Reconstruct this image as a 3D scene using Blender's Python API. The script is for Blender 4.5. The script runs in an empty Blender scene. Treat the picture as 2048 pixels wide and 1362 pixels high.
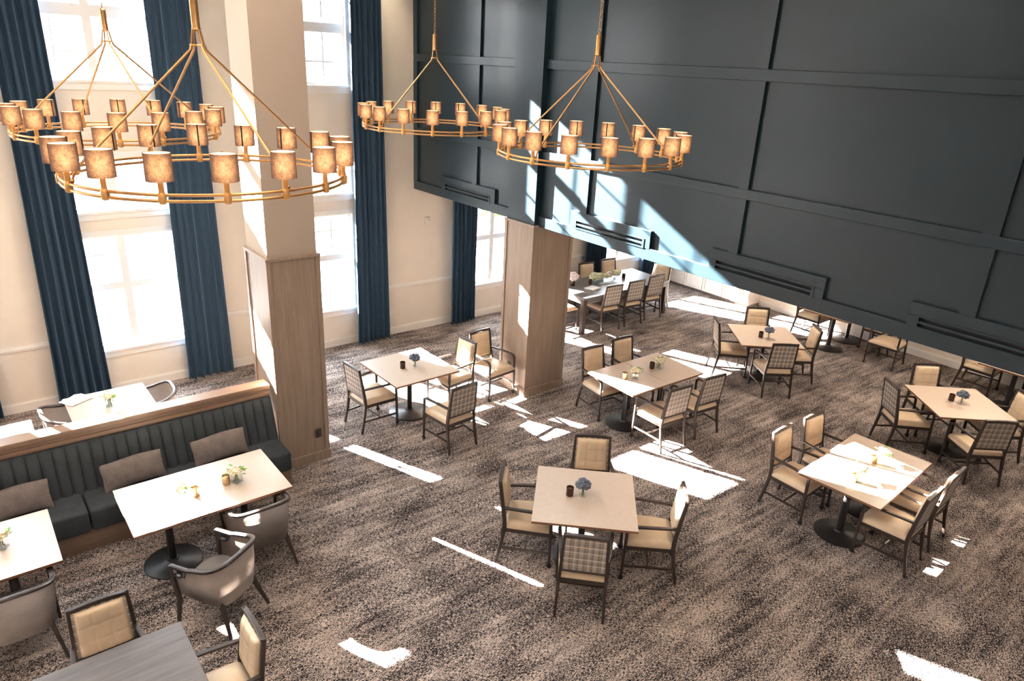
import bpy, bmesh, math, random
from mathutils import Vector, Matrix
random.seed(7)
S = bpy.context.scene
C = S.collection
PI = math.pi
R = math.radians

# ------------------------------------------------------------------ materials
def mat(name, base=(.5, .5, .5), rough=.5, metal=0, spec=.5, **kw):
    m = bpy.data.materials.new(name); m.use_nodes = True
    b = m.node_tree.nodes['Principled BSDF']
    b.inputs['Base Color'].default_value = (*base, 1)
    b.inputs['Roughness'].default_value = rough
    b.inputs['Metallic'].default_value = metal
    b.inputs['Specular IOR Level'].default_value = spec
    for k, v in kw.items():
        b.inputs[k.replace('_', ' ')].default_value = v
    return m
class NT:
    def __init__(s, m):
        s.t = m.node_tree; s.n = s.t.nodes; s.b = s.n.get('Principled BSDF'); s.out = s.n.get('Material Output')
    def add(s, typ, **kw):
        n = s.n.new(typ)
        for k, v in kw.items(): setattr(n, k, v)
        return n
    def L(s, a, b): s.t.links.new(a, b)
    def math(s, op, a, b=None, c=None):
        n = s.add('ShaderNodeMath', operation=op)
        for i, v in enumerate((a, b, c)):
            if v is None: continue
            if isinstance(v, (int, float)): n.inputs[i].default_value = v
            else: s.L(v, n.inputs[i])
        return n.outputs[0]
    def coord(s, kind='Object', scale=(1, 1, 1), rot=(0, 0, 0), loc=(0, 0, 0)):
        if kind == 'Position': src = s.add('ShaderNodeNewGeometry').outputs['Position']
        else: src = s.add('ShaderNodeTexCoord').outputs[kind]
        mp = s.add('ShaderNodeMapping'); mp.inputs['Scale'].default_value = scale
        mp.inputs['Rotation'].default_value = rot; mp.inputs['Location'].default_value = loc
        s.L(src, mp.inputs[0]); return mp.outputs[0]
    def noise(s, vec, scale=5, detail=2, rough=.5):
        n = s.add('ShaderNodeTexNoise'); n.inputs['Scale'].default_value = scale
        n.inputs['Detail'].default_value = detail; n.inputs['Roughness'].default_value = rough
        s.L(vec, n.inputs['Vector']); return n.outputs['Fac']
    def ramp(s, fac, stops, interp='LINEAR'):
        n = s.add('ShaderNodeValToRGB'); n.color_ramp.interpolation = interp
        e = n.color_ramp.elements
        while len(e) < len(stops): e.new(.5)
        for i, (p, c) in enumerate(stops):
            e[i].position = p; e[i].color = (*c, 1) if len(c) == 3 else c
        s.L(fac, n.inputs[0]); return n.outputs[0]
    def mix(s, fac, a, b, mode='MIX'):
        n = s.add('ShaderNodeMix', data_type='RGBA', blend_type=mode)
        if isinstance(fac, (int, float)): n.inputs[0].default_value = fac
        else: s.L(fac, n.inputs[0])
        for i, v in ((6, a), (7, b)):
            if isinstance(v, tuple): n.inputs[i].default_value = (*v, 1)
            else: s.L(v, n.inputs[i])
        return n.outputs[2]
    def bump(s, h, strength=.2, dist=.01):
        n = s.add('ShaderNodeBump'); n.inputs['Strength'].default_value = strength
        n.inputs['Distance'].default_value = dist
        s.L(h, n.inputs['Height']); s.L(n.outputs[0], s.b.inputs['Normal'])

def mottled(name, c, rough=.6, amt=.12, scale=8, metal=0, spec=.5, bump=0, stretch=(1, 1, 1), **kw):
    """a surface with slight natural variation"""
    m = mat(name, c, rough, metal, spec, **kw); t = NT(m)
    f = t.noise(t.coord('Object', stretch), scale, 4, .6)
    lo = tuple(x * (1 - amt) for x in c); hi = tuple(min(1, x * (1 + amt)) for x in c)
    t.L(t.ramp(f, [(.3, lo), (.7, hi)]), t.b.inputs['Base Color'])
    if bump: t.bump(f, bump)
    return m

def carpet_mat():
    m = mat('carpet', rough=.95, spec=.1); t = NT(m)
    p = t.coord('Position')
    # woven dashes in two directions
    a = t.noise(t.coord('Position', (150, 30, 1)), 1, 1, .5)
    b = t.noise(t.coord('Position', (34, 150, 1), loc=(3, 7, 0)), 1, 1, .5)
    fine = t.noise(p, 120, 1, .5)
    w = t.math('ADD', t.math('MULTIPLY', a, .62), t.math('MULTIPLY', b, .38))
    w = t.math('ADD', w, t.math('MULTIPLY', t.math('SUBTRACT', fine, .5), .55))
    big = t.noise(t.coord('Position', (1.5, .9, 1)), 1.5, 3, .6)      # drifting dark and pale areas
    strk = t.noise(t.coord('Position', (13, 1.5, 1)), 1, 3, .6)
    thr = t.math('ADD', t.math('MULTIPLY', t.math('SUBTRACT', big, .5), .30), t.math('MULTIPLY', t.math('SUBTRACT', strk, .5), .26))
    v = t.math('SUBTRACT', w, thr)
    f = t.ramp(v, [(.492, (0, 0, 0)), (.536, (1, 1, 1))])
    tone = t.noise(p, 2.2, 3, .6)
    dark = t.ramp(tone, [(.35, (.015, .013, .016)), (.7, (.028, .024, .026))])
    pale = t.ramp(t.noise(p, 3.1, 3, .6), [(.3, (.46, .39, .35)), (.7, (.60, .52, .47))])
    t.L(t.mix(f, dark, pale), t.b.inputs['Base Color'])
    return m

def wood_mat(name, c1, c2, rough=.45, axis='z', spec=.4):
    m = mat(name, c1, rough, spec=spec); t = NT(m)
    sc = {'z': (14, 14, .8), 'y': (14, .8, 14), 'x': (.8, 14, 14)}[axis]
    a = t.noise(t.coord('Object', sc), 2.2, 5, .65)
    b = t.noise(t.coord('Object', (1.1, 1.1, .5)), 1.4, 2, .5)
    f = t.math('ADD', t.math('MULTIPLY', a, .65), t.math('MULTIPLY', b, .35))
    t.L(t.ramp(f, [(.32, c1), (.68, c2)]), t.b.inputs['Base Color'])
    t.bump(a, .08, .004)
    return m

def plaid_mat():
    m = mat('plaid', rough=.85, spec=.2); t = NT(m)
    co = t.add('ShaderNodeTexCoord').outputs['Object']
    sp = t.add('ShaderNodeSeparateXYZ'); t.L(co, sp.inputs[0])
    fx = t.math('FRACT', t.math('DIVIDE', t.math('ADD', sp.outputs[0], .5), .135))
    fz = t.math('FRACT', t.math('DIVIDE', sp.outputs[2], .150))
    def g(v): return (v, v, v)
    dx = t.ramp(fx, [(0, g(1)), (.10, g(.62)), (.20, g(.42)), (.30, g(.8)), (.44, g(1)), (.58, g(.55)), (.66, g(.42)), (.72, g(.7)), (.82, g(.5)), (.90, g(1))], 'CONSTANT')
    dz = t.ramp(fz, [(0, g(1)), (.16, g(.8)), (.30, g(.6)), (.42, g(1)), (.62, g(.52)), (.68, g(.9)), (.80, g(.62)), (.92, g(1))], 'CONSTANT')
    wz = t.ramp(fz, [(0, g(0)), (.08, g(.75)), (.13, g(0)), (.36, g(.35)), (.40, g(0)), (.55, g(.8)), (.62, g(0)), (.86, g(.4)), (.90, g(0))], 'CONSTANT')
    wx = t.ramp(fx, [(0, g(0)), (.36, g(.4)), (.40, g(0)), (.94, g(.35)), (.98, g(0))], 'CONSTANT')
    c = t.mix(1, t.mix(1, (.56, .50, .455), dx, 'MULTIPLY'), dz, 'MULTIPLY')
    c = t.mix(wx, c, (.86, .82, .76)); c = t.mix(wz, c, (.93, .88, .78))
    n = t.noise(co, 420, 1, .5)
    c = t.mix(t.math('MULTIPLY', n, .22), c, (.14, .12, .11))
    t.L(c, t.b.inputs['Base Color']); return m

def shade_mat():
    m = mat('lit_linen', (.085, .055, .045), .9, spec=.1); t = NT(m)
    co = t.coord('Object')
    n = t.noise(t.coord('Object', (1, 1, 1.6)), 120, 3, .7)
    n2 = t.noise(co, 38, 2, .5)
    lw = t.add('ShaderNodeLayerWeight'); lw.inputs[0].default_value = .5
    edge = t.math('SUBTRACT', 1, t.math('POWER', lw.outputs['Facing'], .8))
    sp = t.add('ShaderNodeSeparateXYZ'); t.L(co, sp.inputs[0])
    zz = t.math('DIVIDE', t.math('SUBTRACT', sp.outputs[2], .162), .075)
    edge = t.math('MULTIPLY', edge, t.math('SUBTRACT', 1.05, t.math('MULTIPLY', t.math('MULTIPLY', zz, zz), .55)))
    w = t.math('ADD', t.math('MULTIPLY', n, .75), t.math('MULTIPLY', n2, .5))
    g = t.math('MULTIPLY', t.math('MULTIPLY', edge, w), 1.25)
    col = t.ramp(g, [(.05, (.035, .018, .014)), (.34, (.21, .095, .045)), (.64, (.62, .33, .14)), (1, (.98, .66, .34))])
    t.L(col, t.b.inputs['Emission Color']); t.b.inputs['Emission Strength'].default_value = .95
    return m

def glass_mat(name, tint=(1, 1, 1), gloss=.08, rough=.02):
    m = bpy.data.materials.new(name); m.use_nodes = True; t = NT(m)
    t.n.remove(t.b)
    tr = t.add('ShaderNodeBsdfTransparent'); tr.inputs[0].default_value = (*tint, 1)
    gl = t.add('ShaderNodeBsdfGlossy'); gl.inputs['Roughness'].default_value = rough
    lw = t.add('ShaderNodeLayerWeight'); lw.inputs[0].default_value = .5
    fr = t.math('MULTIPLY', t.math('POWER', lw.outputs['Facing'], 4), .6)
    mx = t.add('ShaderNodeMixShader')
    t.L(t.math('ADD', fr, gloss * .35), mx.inputs[0])
    t.L(tr.outputs[0], mx.inputs[1]); t.L(gl.outputs[0], mx.inputs[2]); t.L(mx.outputs[0], t.out.inputs[0])
    return m

def velvet_mat():
    m = mat('navy_velvet', (.015, .038, .070), .8, spec=.2); t = NT(m)
    f = t.noise(t.coord('Object', (60, 60, 4)), 3, 3, .6)
    t.L(t.ramp(f, [(.3, (.013, .028, .050)), (.7, (.022, .046, .080))]), t.b.inputs['Base Color'])
    t.b.inputs['Sheen Weight'].default_value = .4; t.b.inputs['Sheen Tint'].default_value = (.30, .50, .75, 1)
    t.b.inputs['Sheen Roughness'].default_value = .4
    return m

def tweed_mat(name, c1, c2, sc=300):
    m = mat(name, c1, .95, spec=.15); t = NT(m)
    f = t.noise(t.coord('Object', (1, 1, 1)), sc, 2, .6)
    g = t.noise(t.coord('Object', (1, 1, 1)), 9, 2, .5)
    t.L(t.ramp(t.math('ADD', t.math('MULTIPLY', f, .75), t.math('MULTIPLY', g, .25)), [(.38, c1), (.62, c2)]), t.b.inputs['Base Color'])
    t.bump(f, .25, .003); return m

M = {}
M['carpet'] = carpet_mat()
M['cream'] = mottled('cream_wall_paint', (.87, .815, .735), .75, .03, 2)
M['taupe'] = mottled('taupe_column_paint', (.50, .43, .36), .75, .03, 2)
M['dimwall'] = mottled('dimmed_wall_paint', (.30, .25, .20), .8, .03, 2)  # dimness put into the unseen walls' colour, to cut fill and navy wall reflections
M['white'] = mottled('white_trim_paint', (.92, .905, .87), .45, .02, 3)
M['ceil'] = mottled('ceiling_paint', (.82, .78, .72), .9, .03, 2)
M['navy'] = mottled('navy_wall_paint', (.0085, .0185, .0260), .33, .10, 1.3, spec=.36)
M['slot'] = mottled('vent_dark', (.006, .007, .008), .7)
M['colwood'] = wood_mat('stained_column_wood', (.235, .180, .140), (.375, .298, .238), .36)
M['benchwood'] = wood_mat('stained_bench_wood', (.19, .13, .095), (.31, .22, .16), .36, 'y')
M['frame'] = wood_mat('dark_chair_wood', (.026, .018, .015), (.050, .035, .030), .36)
M['beige'] = mottled('beige_vinyl', (.70, .575, .425), .40, .05, 10, spec=.4)
M['plaid'] = plaid_mat()
M['table'] = mottled('beige_laminate', (.63, .525, .44), .36, .04, 22, spec=1.0, Coat_Weight=.6, Coat_Roughness=.30)
M['tabedge'] = mottled('table_edge_brown', (.20, .10, .055), .5)
M['darkwood'] = wood_mat('grey_table_wood', (.085, .078, .078), (.165, .150, .146), .38, 'y', .5)
M['black'] = mottled('black_iron', (.014, .014, .015), .38, .2, 30, spec=.5)
M['caster'] = mottled('caster_black', (.02, .018, .018), .3)
M['velvet'] = velvet_mat()
M['tweed'] = tweed_mat('tan_tweed', (.40, .355, .325), (.62, .56, .515))
M['greyfab'] = tweed_mat('grey_upholstery', (.14, .13, .125), (.20, .19, .18), 500)
M['charcoal'] = tweed_mat('charcoal_upholstery', (.038, .046, .053), (.058, .068, .077), 420)
M['pillow'] = tweed_mat('taupe_pillow_weave', (.125, .108, .103), (.26, .228, .217), 260)
M['brass'] = mottled('antique_brass', (.56, .34, .15), .36, .08, 20, .85)
M['candle'] = mottled('brass_candle_sleeve', (.66, .40, .15), .4, .06, 20, .3)
M['shade'] = shade_mat()
M['seam'] = mottled('shade_seam', (.03, .018, .014), .9)
M['shadein'] = mat('shade_glow', (.8, .6, .4), .9, Emission_Color=(1, .78, .48, 1), Emission_Strength=.75)
M['glass'] = glass_mat('window_glass')
M['vase'] = glass_mat('vase_glass', (.97, .985, .985), .35)
M['votdark'] = mottled('bronze_votive', (.075, .036, .022), .22, .35, 90, .5)
M['votgold'] = mottled('gold_votive', (.50, .36, .20), .25, .45, 110, .5)
M['wax'] = mottled('candle_wax', (.85, .72, .52), .6)
M['waxdark'] = mottled('amber_wax', (.20, .12, .08), .4)
M['hydr'] = mottled('blue_petals', (.17, .20, .265), .8, .45, 40)
M['rose'] = mottled('cream_petals', (.88, .80, .66), .7, .08, 40)
M['whitehyd'] = mottled('pale_green_petals', (.74, .73, .55), .8, .12, 40)
M['pinkhyd'] = mottled('pale_pink_petals', (.80, .70, .72), .8, .12, 40)
M['leaf'] = mottled('leaf_green', (.16, .36, .05), .6, .35, 30)
M['stem'] = mottled('stem_green', (.12, .18, .05), .6)
M['paper'] = mottled('white_paper', (.90, .89, .90), .8, .02)
M['pkt'] = mottled('crinkled_wrap', (.80, .83, .88), .3, .05)
M['cabinet'] = mottled('white_cabinet_paint', (.80, .75, .70), .5, .03)
M['plate'] = mottled('white_plate', (.85, .84, .80), .4)
M['darkplate'] = mottled('dark_plate', (.03, .025, .022), .4)
M['concrete'] = mottled('pale_paving', (.16, .155, .15), .9, .15, 1.5)
M['facade'] = mottled('pale_siding', (.185, .18, .175), .8, .08, 1)
M['facwin'] = mottled('facade_windows', (.085, .10, .125), .4, .1)
M['factrim'] = mottled('facade_trim', (.24, .24, .24), .6)
M['lawn'] = mottled('lawn_green', (.03, .085, .018), .9, .3, 9)
M['mulch'] = mottled('brown_mulch', (.075, .040, .030), .95, .4, 20)
M['benchout'] = mottled('outdoor_bench_grey', (.085, .085, .085), .7)

# ------------------------------------------------------------------ mesh helpers
def finish(name, bm, m, parent=None, smooth=None):
    me = bpy.data.meshes.new(name)
    bmesh.ops.recalc_face_normals(bm, faces=bm.faces)
    bm.to_mesh(me); bm.free()
    for x in (m if isinstance(m, (list, tuple)) else [m]): me.materials.append(M[x])
    if smooth is not None:
        for p in me.polygons: p.use_smooth = True
        me.set_sharp_from_angle(angle=R(smooth))
    o = bpy.data.objects.new(name, me); C.objects.link(o)
    if parent: o.parent = parent
    return o
def box(bm, c, s, rz=0, bev=0, mi=0, seg=2):
    g = bmesh.ops.create_cube(bm, size=1)['verts']
    bmesh.ops.scale(bm, vec=s, verts=g)
    if bev:
        es = list({e for v in g for e in v.link_edges})
        r = bmesh.ops.bevel(bm, geom=es, offset=bev, segments=seg, affect='EDGES', profile=.5)
        g = r['verts'] if r['verts'] else g
        g = list({v for f in r['faces'] for v in f.verts} | set(v for v in g if v.is_valid))
    if rz: bmesh.ops.rotate(bm, verts=g, cent=(0, 0, 0), matrix=Matrix.Rotation(rz, 3, 'Z'))
    bmesh.ops.translate(bm, vec=c, verts=g)
    if mi:
        for f in {f for v in g for f in v.link_faces}: f.material_index = mi
    return g
def bxx(bm, x0, x1, y0, y1, z0, z1, bev=0):
    return box(bm, ((x0+x1)/2, (y0+y1)/2, (z0+z1)/2), (abs(x1-x0), abs(y1-y0), abs(z1-z0)), 0, bev)
def sweep(bm, pts, side, w, d, caps=True):
    """rectangular section swept along pts; w across side, d across the other way (numbers or lists)"""
    pts = [Vector(p) for p in pts]; side = Vector(side).normalized(); n = len(pts); rings = []
    for i, p in enumerate(pts):
        t = (pts[min(i+1, n-1)] - pts[max(i-1, 0)]).normalized()
        s = (side - t * side.dot(t)).normalized(); u = t.cross(s)
        ww = (w[i] if isinstance(w, (list, tuple)) else w) / 2; dd = (d[i] if isinstance(d, (list, tuple)) else d) / 2
        c = .22
        prof = [(1, 1-c), (1-c, 1), (-1+c, 1), (-1, 1-c), (-1, -1+c), (-1+c, -1), (1-c, -1), (1, -1+c)]
        rings.append([bm.verts.new(p + s*ww*a + u*dd*b) for a, b in prof])
    for a, b in zip(rings, rings[1:]):
        for k in range(8): bm.faces.new((a[k], a[(k+1) % 8], b[(k+1) % 8], b[k]))
    if caps: bm.faces.new(rings[0]); bm.faces.new(rings[-1])
def tube(bm, pts, r, seg=10, closed=False, caps=True):
    pts = [Vector(p) for p in pts]; n = len(pts); rings = []
    up = Vector((0, 0, 1))
    for i, p in enumerate(pts):
        if closed: t = (pts[(i+1) % n] - pts[i-1]).normalized()
        else: t = (pts[min(i+1, n-1)] - pts[max(i-1, 0)]).normalized()
        ref = up if abs(t.dot(up)) < .95 else Vector((1, 0, 0))
        s = t.cross(ref).normalized(); u = s.cross(t)
        rr = r[i] if isinstance(r, (list, tuple)) else r
        rings.append([bm.verts.new(p + (s*math.cos(2*PI*k/seg) + u*math.sin(2*PI*k/seg))*rr) for k in range(seg)])
    pr = list(zip(rings, rings[1:])) + ([(rings[-1], rings[0])] if closed else [])
    for a, b in pr:
        for k in range(seg): bm.faces.new((a[k], a[(k+1) % seg], b[(k+1) % seg], b[k]))
    if caps and not closed: bm.faces.new(rings[0]); bm.faces.new(rings[-1])
def lathe(bm, prof, seg=24, c=(0, 0, 0), close=True):
    rings = []
    for r, z in prof:
        rings.append([bm.verts.new((c[0]+r*math.cos(2*PI*k/seg), c[1]+r*math.sin(2*PI*k/seg), c[2]+z)) for k in range(seg)])
    for a, b in zip(rings, rings[1:]):
        for k in range(seg): bm.faces.new((a[k], a[(k+1) % seg], b[(k+1) % seg], b[k]))
    if close:
        bm.faces.new(rings[0]); bm.faces.new(rings[-1])
def gridsheet(bm, nu, nv, fn):
    g = [[bm.verts.new(fn(i/nu, j/nv)) for i in range(nu+1)] for j in range(nv+1)]
    for j in range(nv):
        for i in range(nu): bm.faces.new((g[j][i], g[j][i+1], g[j+1][i+1], g[j+1][i]))
    return g
def blob(bm, c, r, sub=1, sq=(1, 1, 1), jit=0):
    g = bmesh.ops.create_icosphere(bm, subdivisions=sub, radius=1)['verts']
    for v in g:
        k = r * (1 + random.uniform(-jit, jit))
        v.co = Vector((v.co.x*sq[0]*k + c[0], v.co.y*sq[1]*k + c[1], v.co.z*sq[2]*k + c[2]))

# ------------------------------------------------------------------ naming helpers
def tag(o, label=None, cat=None, group=None, kind=None):
    if label: o['label'] = label
    if cat: o['category'] = cat
    if group: o['group'] = group
    if kind: o['kind'] = kind
    return o
def empty(name, loc=(0, 0, 0), rz=0):
    o = bpy.data.objects.new(name, None); o.empty_display_size = .1
    o.location = loc; o.rotation_euler = (0, 0, rz); C.objects.link(o); return o
def struct(name, bm, m, parent=None, smooth=None):
    o = finish(name, bm, m, parent, smooth)
    if not parent: o['kind'] = 'structure'
    return o
def copy_tree(o, parent=None):
    c = o.copy(); C.objects.link(c); c.parent = parent
    for ch in o.children: copy_tree(ch, c)
    return c
used = set()
def inst(proto, loc, rz, label, cat, group=None):
    o = proto if proto.name not in used else None
    if o is None: o = copy_tree(proto)
    else: pass
    used.add(proto.name)
    o.location = loc; o.rotation_euler = (0, 0, rz)
    for k in ('label', 'category', 'group'):
        if k in o: del o[k]
    return tag(o, label, cat, group)

# ------------------------------------------------------------------ camera
cam = bpy.data.cameras.new('camera'); cam.sensor_width = 36; cam.lens = 1418.397/2048*36
cam.clip_start = .02; cam.clip_end = 200
co = bpy.data.objects.new('camera', cam); C.objects.link(co); S.camera = co
CP = Vector((11.32841, -6.77173, 4.98))
yaw, pit, rol = R(-50.69974), R(-21.38407), R(2.88954)
fw = Vector((math.sin(yaw)*math.cos(pit), math.cos(yaw)*math.cos(pit), math.sin(pit)))
rt = fw.cross(Vector((0, 0, 1))).normalized(); up = rt.cross(fw)
r2 = rt*math.cos(rol) + up*math.sin(rol); u2 = -rt*math.sin(rol) + up*math.cos(rol)
mw = Matrix((r2, u2, -fw)).transposed().to_4x4(); mw.translation = CP
co.matrix_world = mw

# ------------------------------------------------------------------ room shell
X1, Y0, YB, ZC = 15.0, -15.0, 7.60, 7.2
bm = bmesh.new(); bxx(bm, -.2, X1, Y0, YB+.2, -.1, 0); struct('floor', bm, 'carpet')
bm = bmesh.new(); bxx(bm, -.2, X1+.2, Y0-.2, 0, ZC, ZC+.1); struct('ceiling', bm, 'ceil')
bm = bmesh.new(); bxx(bm, -.2, X1+.2, .26, YB+.2, 2.75, 2.85); struct('ceiling', bm, 'ceil')
bm = bmesh.new(); bxx(bm, -.2, X1+.2, YB, YB+.2, 0, 2.75); struct('wall_back', bm, 'cream')
bm = bmesh.new(); bxx(bm, X1, X1+.2, Y0, YB, 0, ZC); struct('wall_right', bm, 'dimwall')
bm = bmesh.new(); bxx(bm, -.2, X1+.2, Y0-.2, Y0, 0, ZC); struct('wall_front', bm, 'dimwall')

# window wall with openings
BAYS = [-12.95, -10.26, -7.57, -4.88, -2.03, 1.86, 5.66]
HW = .78
def rows_of(b):
    if b > 1: return ROWS[:1]
    return [ROWS[0], (2.66, 3.50), ROWS[2]] if b == -7.57 else ROWS
ROWS = [(.70, 2.42), (2.765, 3.50), (4.50, 6.20)]
bm = bmesh.new(); ys = [Y0] + [v for b in BAYS for v in (b-HW, b+HW)] + [YB]
for i in range(0, len(ys), 2): bxx(bm, -.2, 0, ys[i], ys[i+1], 0, ZC)
for b in BAYS:
    zs = [0]
    for r0, r1 in rows_of(b): zs += [r0, r1]
    zs.append(ZC)
    for i in range(0, len(zs), 2): bxx(bm, -.2, 0, b-HW, b+HW, zs[i], zs[i+1])
struct('wall_left', bm, 'cream')

wn = 0
for b in BAYS:
    for k, (z0, z1) in enumerate(rows_of(b)):
        wn += 1
        bm = bmesh.new()
        xa, xb = -.135, -.055
        bxx(bm, xa, xb, b-HW, b+HW, z0, z0+(.03 if k == 1 else .055)); bxx(bm, xa, xb, b-HW, b+HW, z1-.04, z1)
        bxx(bm, xa-.002, xb+.002, b-HW, b-HW+.05, z0+.001, z1-.001); bxx(bm, xa-.002, xb+.002, b+HW-.05, b+HW, z0+.001, z1-.001)
        bxx(bm, xa-.003, xb+.004, b-.05, b+.05, z0+.001, z1-.001)
        bars = []
        if k == 0: bxx(bm, xa, xb+.001, b-HW+.001, b+HW-.001, 1.60, 1.70); bars = [2.12]; vb = (1.70, z1)
        elif k == 1: bars = [3.28]; vb = (z0, z1)
        else: bxx(bm, xa, xb+.001, b-HW+.001, b+HW-.001, 5.28, 5.42); bars = [4.85, 5.86]; vb = (z0, z1)
        for z in bars: bxx(bm, -.109, -.086, b-HW+.04, b+HW-.04, z-.012, z+.012)
        for s in (-1, 1): bxx(bm, -.11, -.085, b+s*.42-.012, b+s*.42+.012, *vb)
        # inner casing around the opening
        for s in (-1, 1): bxx(bm, 0, .018, b+s*HW, b+s*(HW+.09), z0-.02, z1+.07)
        bxx(bm, 0, .0195, b-HW-.0905, b+HW+.0905, z1-.012, z1+.0705)
        o = struct(f'window_{wn}', bm, 'white')
        bm = bmesh.new(); bxx(bm, -.102, -.096, b-HW+.04, b+HW-.04, z0+.04, z1-.03); finish('pane', bm, 'glass', o)
        bm = bmesh.new(); bxx(bm, -.2, .045, b-HW-.11, b+HW+.11, z0-.035, z0+.001, .006)
        bxx(bm, 0, .021, b-HW-.09, b+HW+.09, z0-.12, z0-.034); finish('window_sill', bm, 'white', o)

# baseboards and chair rail
def base_y(name, x0, x1, ya, yb):
    bm = bmesh.new(); bxx(bm, x0, x1, ya, yb, 0, .125); bxx(bm, x0, x0+(x1-x0)*.55, ya, yb, .125, .145); struct(name, bm, 'white')
base_y('baseboard_left', 0, .018, Y0, YB)
bm = bmesh.new(); bxx(bm, 2.74, X1, YB-.018, YB, 0, .13); bxx(bm, 2.74, X1, YB-.010, YB, .13, .15); struct('baseboard_back', bm, 'white')
bm = bmesh.new(); ry = [Y0] + [v for b in BAYS for v in (b-HW-.09, b+HW+.09)] + [YB]
tn = 1
for i in range(0, len(ry), 2):
    if ry[i+1] - ry[i] < .15: continue
    bm2 = bmesh.new(); bxx(bm2, 0, .018, ry[i], ry[i+1], .905, .985, .004); bxx(bm2, 0, .03, ry[i], ry[i+1], .93, .955, .004)
    struct(f'trim_{tn}', bm2, 'white'); tn += 1
bm.free()

# navy panelled bulkhead
bm = bmesh.new(); bxx(bm, 0, X1, .04, .26, 2.75, ZC); struct('wall_far', bm, 'navy')
RAIL = [(2.75, 2.90), (3.72, 3.83), (4.92, 5.04), (6.12, 6.24), (7.05, 7.2)]
STILE = [(0, .12), (1.83, 1.95), (4.38, 4.50), (6.79, 6.91), (9.20, 9.33), (11.6, 11.73), (13.9, 14.03)]
for z0, z1 in RAIL:
    bm = bmesh.new(); bxx(bm, 0, X1, 0, .05, z0, z1, .006)
    struct(f'trim_{tn}', bm, 'navy'); tn += 1
for x0, x1 in STILE:
    bm = bmesh.new()
    for (a, b_), (c_, d_) in zip(RAIL, RAIL[1:]):
        if b_ < 3 and any(v0 < x1 and x0 < v1 for v0, v1 in ((.92, 2.45), (4.2, 5.66), (6.57, 7.97), (8.8, 10.4))): b_ = 3.05
        bxx(bm, x0, x1, .0005, .05, b_-.002, c_+.002)
    struct(f'trim_{tn}', bm, 'navy'); tn += 1
VENTS = [(.92, 2.45, 1.05, 2.30, 'slotted air vent in navy wall nearest the window wall'),
         (4.20, 5.66, 4.33, 5.54, 'slotted air vent in navy wall right of the navy column, partly in sunlight'),
         (6.57, 7.97, 6.66, 7.84, 'dark slotted air vent in navy wall above the far round-base tables'),
         (8.80, 10.4, 8.90, 10.3, 'slotted air vent low on navy wall at the far right')]
for a, b_, c_, d_, lab in VENTS:
    root = empty('air_vent', ((a+b_)/2, 0, 2.9)); tag(root, lab, 'vent', 'wall air vents')
    ox, oz = (a+b_)/2, 2.9
    bm = bmesh.new()   # raised housing with an opening
    bxx(bm, a-ox, b_-ox, -.004, .05, 3.0-oz, 3.12-oz, .003); bxx(bm, a-ox, c_-ox, -.004, .05, 2.9-oz-.003, 3.0-oz)
    bxx(bm, d_-ox, b_-ox, -.004, .05, 2.9-oz-.003, 3.0-oz)
    finish('vent_surround', bm, 'navy', root)
    bm = bmesh.new(); w = .012
    bxx(bm, c_-ox-.03, d_-ox+.03, -.012, .0, 2.995-oz, 3.01-oz); bxx(bm, c_-ox-.03, d_-ox+.03, -.012, .0, 2.888-oz, 2.905-oz)
    bxx(bm, c_-ox-.03, c_-ox, -.0115, .0, 2.905-oz, 2.995-oz); bxx(bm, d_-ox, d_-ox+.03, -.0115, .0, 2.905-oz, 2.995-oz)
    finish('vent_frame', bm, 'navy', root)
    bm = bmesh.new(); bxx(bm, c_-ox, d_-ox, .03, .038, 2.9-oz, 3.0-oz); finish('vent_backing', bm, 'slot', root)
    for z in (2.947,):
        bm = bmesh.new(); bxx(bm, c_-ox, d_-ox, -.008, .02, z-.012-oz, z+.012-oz, .002); finish('vent_bar', bm, 'navy', root)

# columns
def column(loc, x0, x1, y0, y1, mats, label, outlets):
    root = empty('column', loc); tag(root, label, 'column')
    lx, ly = loc[0], loc[1]; a, b_, c_, d_ = x0-lx, x1-lx, y0-ly, y1-ly
    zw = 2.765
    bm = bmesh.new(); i_ = .025; bxx(bm, a+i_, b_-i_, c_+i_, d_-i_, zw-.02, ZC); finish('upper_shaft', bm, mats[0], root)
    bm = bmesh.new(); bxx(bm, a+.012, b_-.012, c_+.012, d_-.012, 0, zw-.01); finish('wood_cladding', bm, 'colwood', root)
    for sx, sy in ((a, c_), (b_, c_), (a, d_), (b_, d_)):
        bm = bmesh.new(); ix = .05 if sx == a else -.05; iy = .05 if sy == c_ else -.05
        e = .004
        bxx(bm, sx-e*(1 if ix>0 else -1), sx+ix, sy-e*(1 if iy>0 else -1), sy+iy*.35, 0, zw); bxx(bm, sx-e*(1 if ix>0 else -1), sx+ix*.35, sy+iy*.35, sy+iy, 0, zw)
        finish('corner_moulding', bm, 'colwood', root)
    bm = bmesh.new(); bxx(bm, a-.012, b_+.012, c_-.012, d_+.012, zw-.03, zw+.006, .004); finish('cap_moulding', bm, 'colwood', root)
    bm = bmesh.new(); bxx(bm, a-.018, b_+.018, c_-.018, d_+.018, 0, .13, .004); finish('base_board', bm, 'colwood', root)
    for (px, py, pz, face) in outlets:
        bm = bmesh.new()
        s = (.012, .075, .118) if face == 'x' else (.075, .012, .118)
        box(bm, (px-lx, py-ly, pz), s, 0, .003)
        for dz in (-.025, .025):
            s2 = (.018, .03, .03) if face == 'x' else (.03, .018, .03)
            box(bm, (px-lx, py-ly, pz+dz), s2, 0, .004)
        finish('power_outlet', bm, 'darkplate', root)
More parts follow.
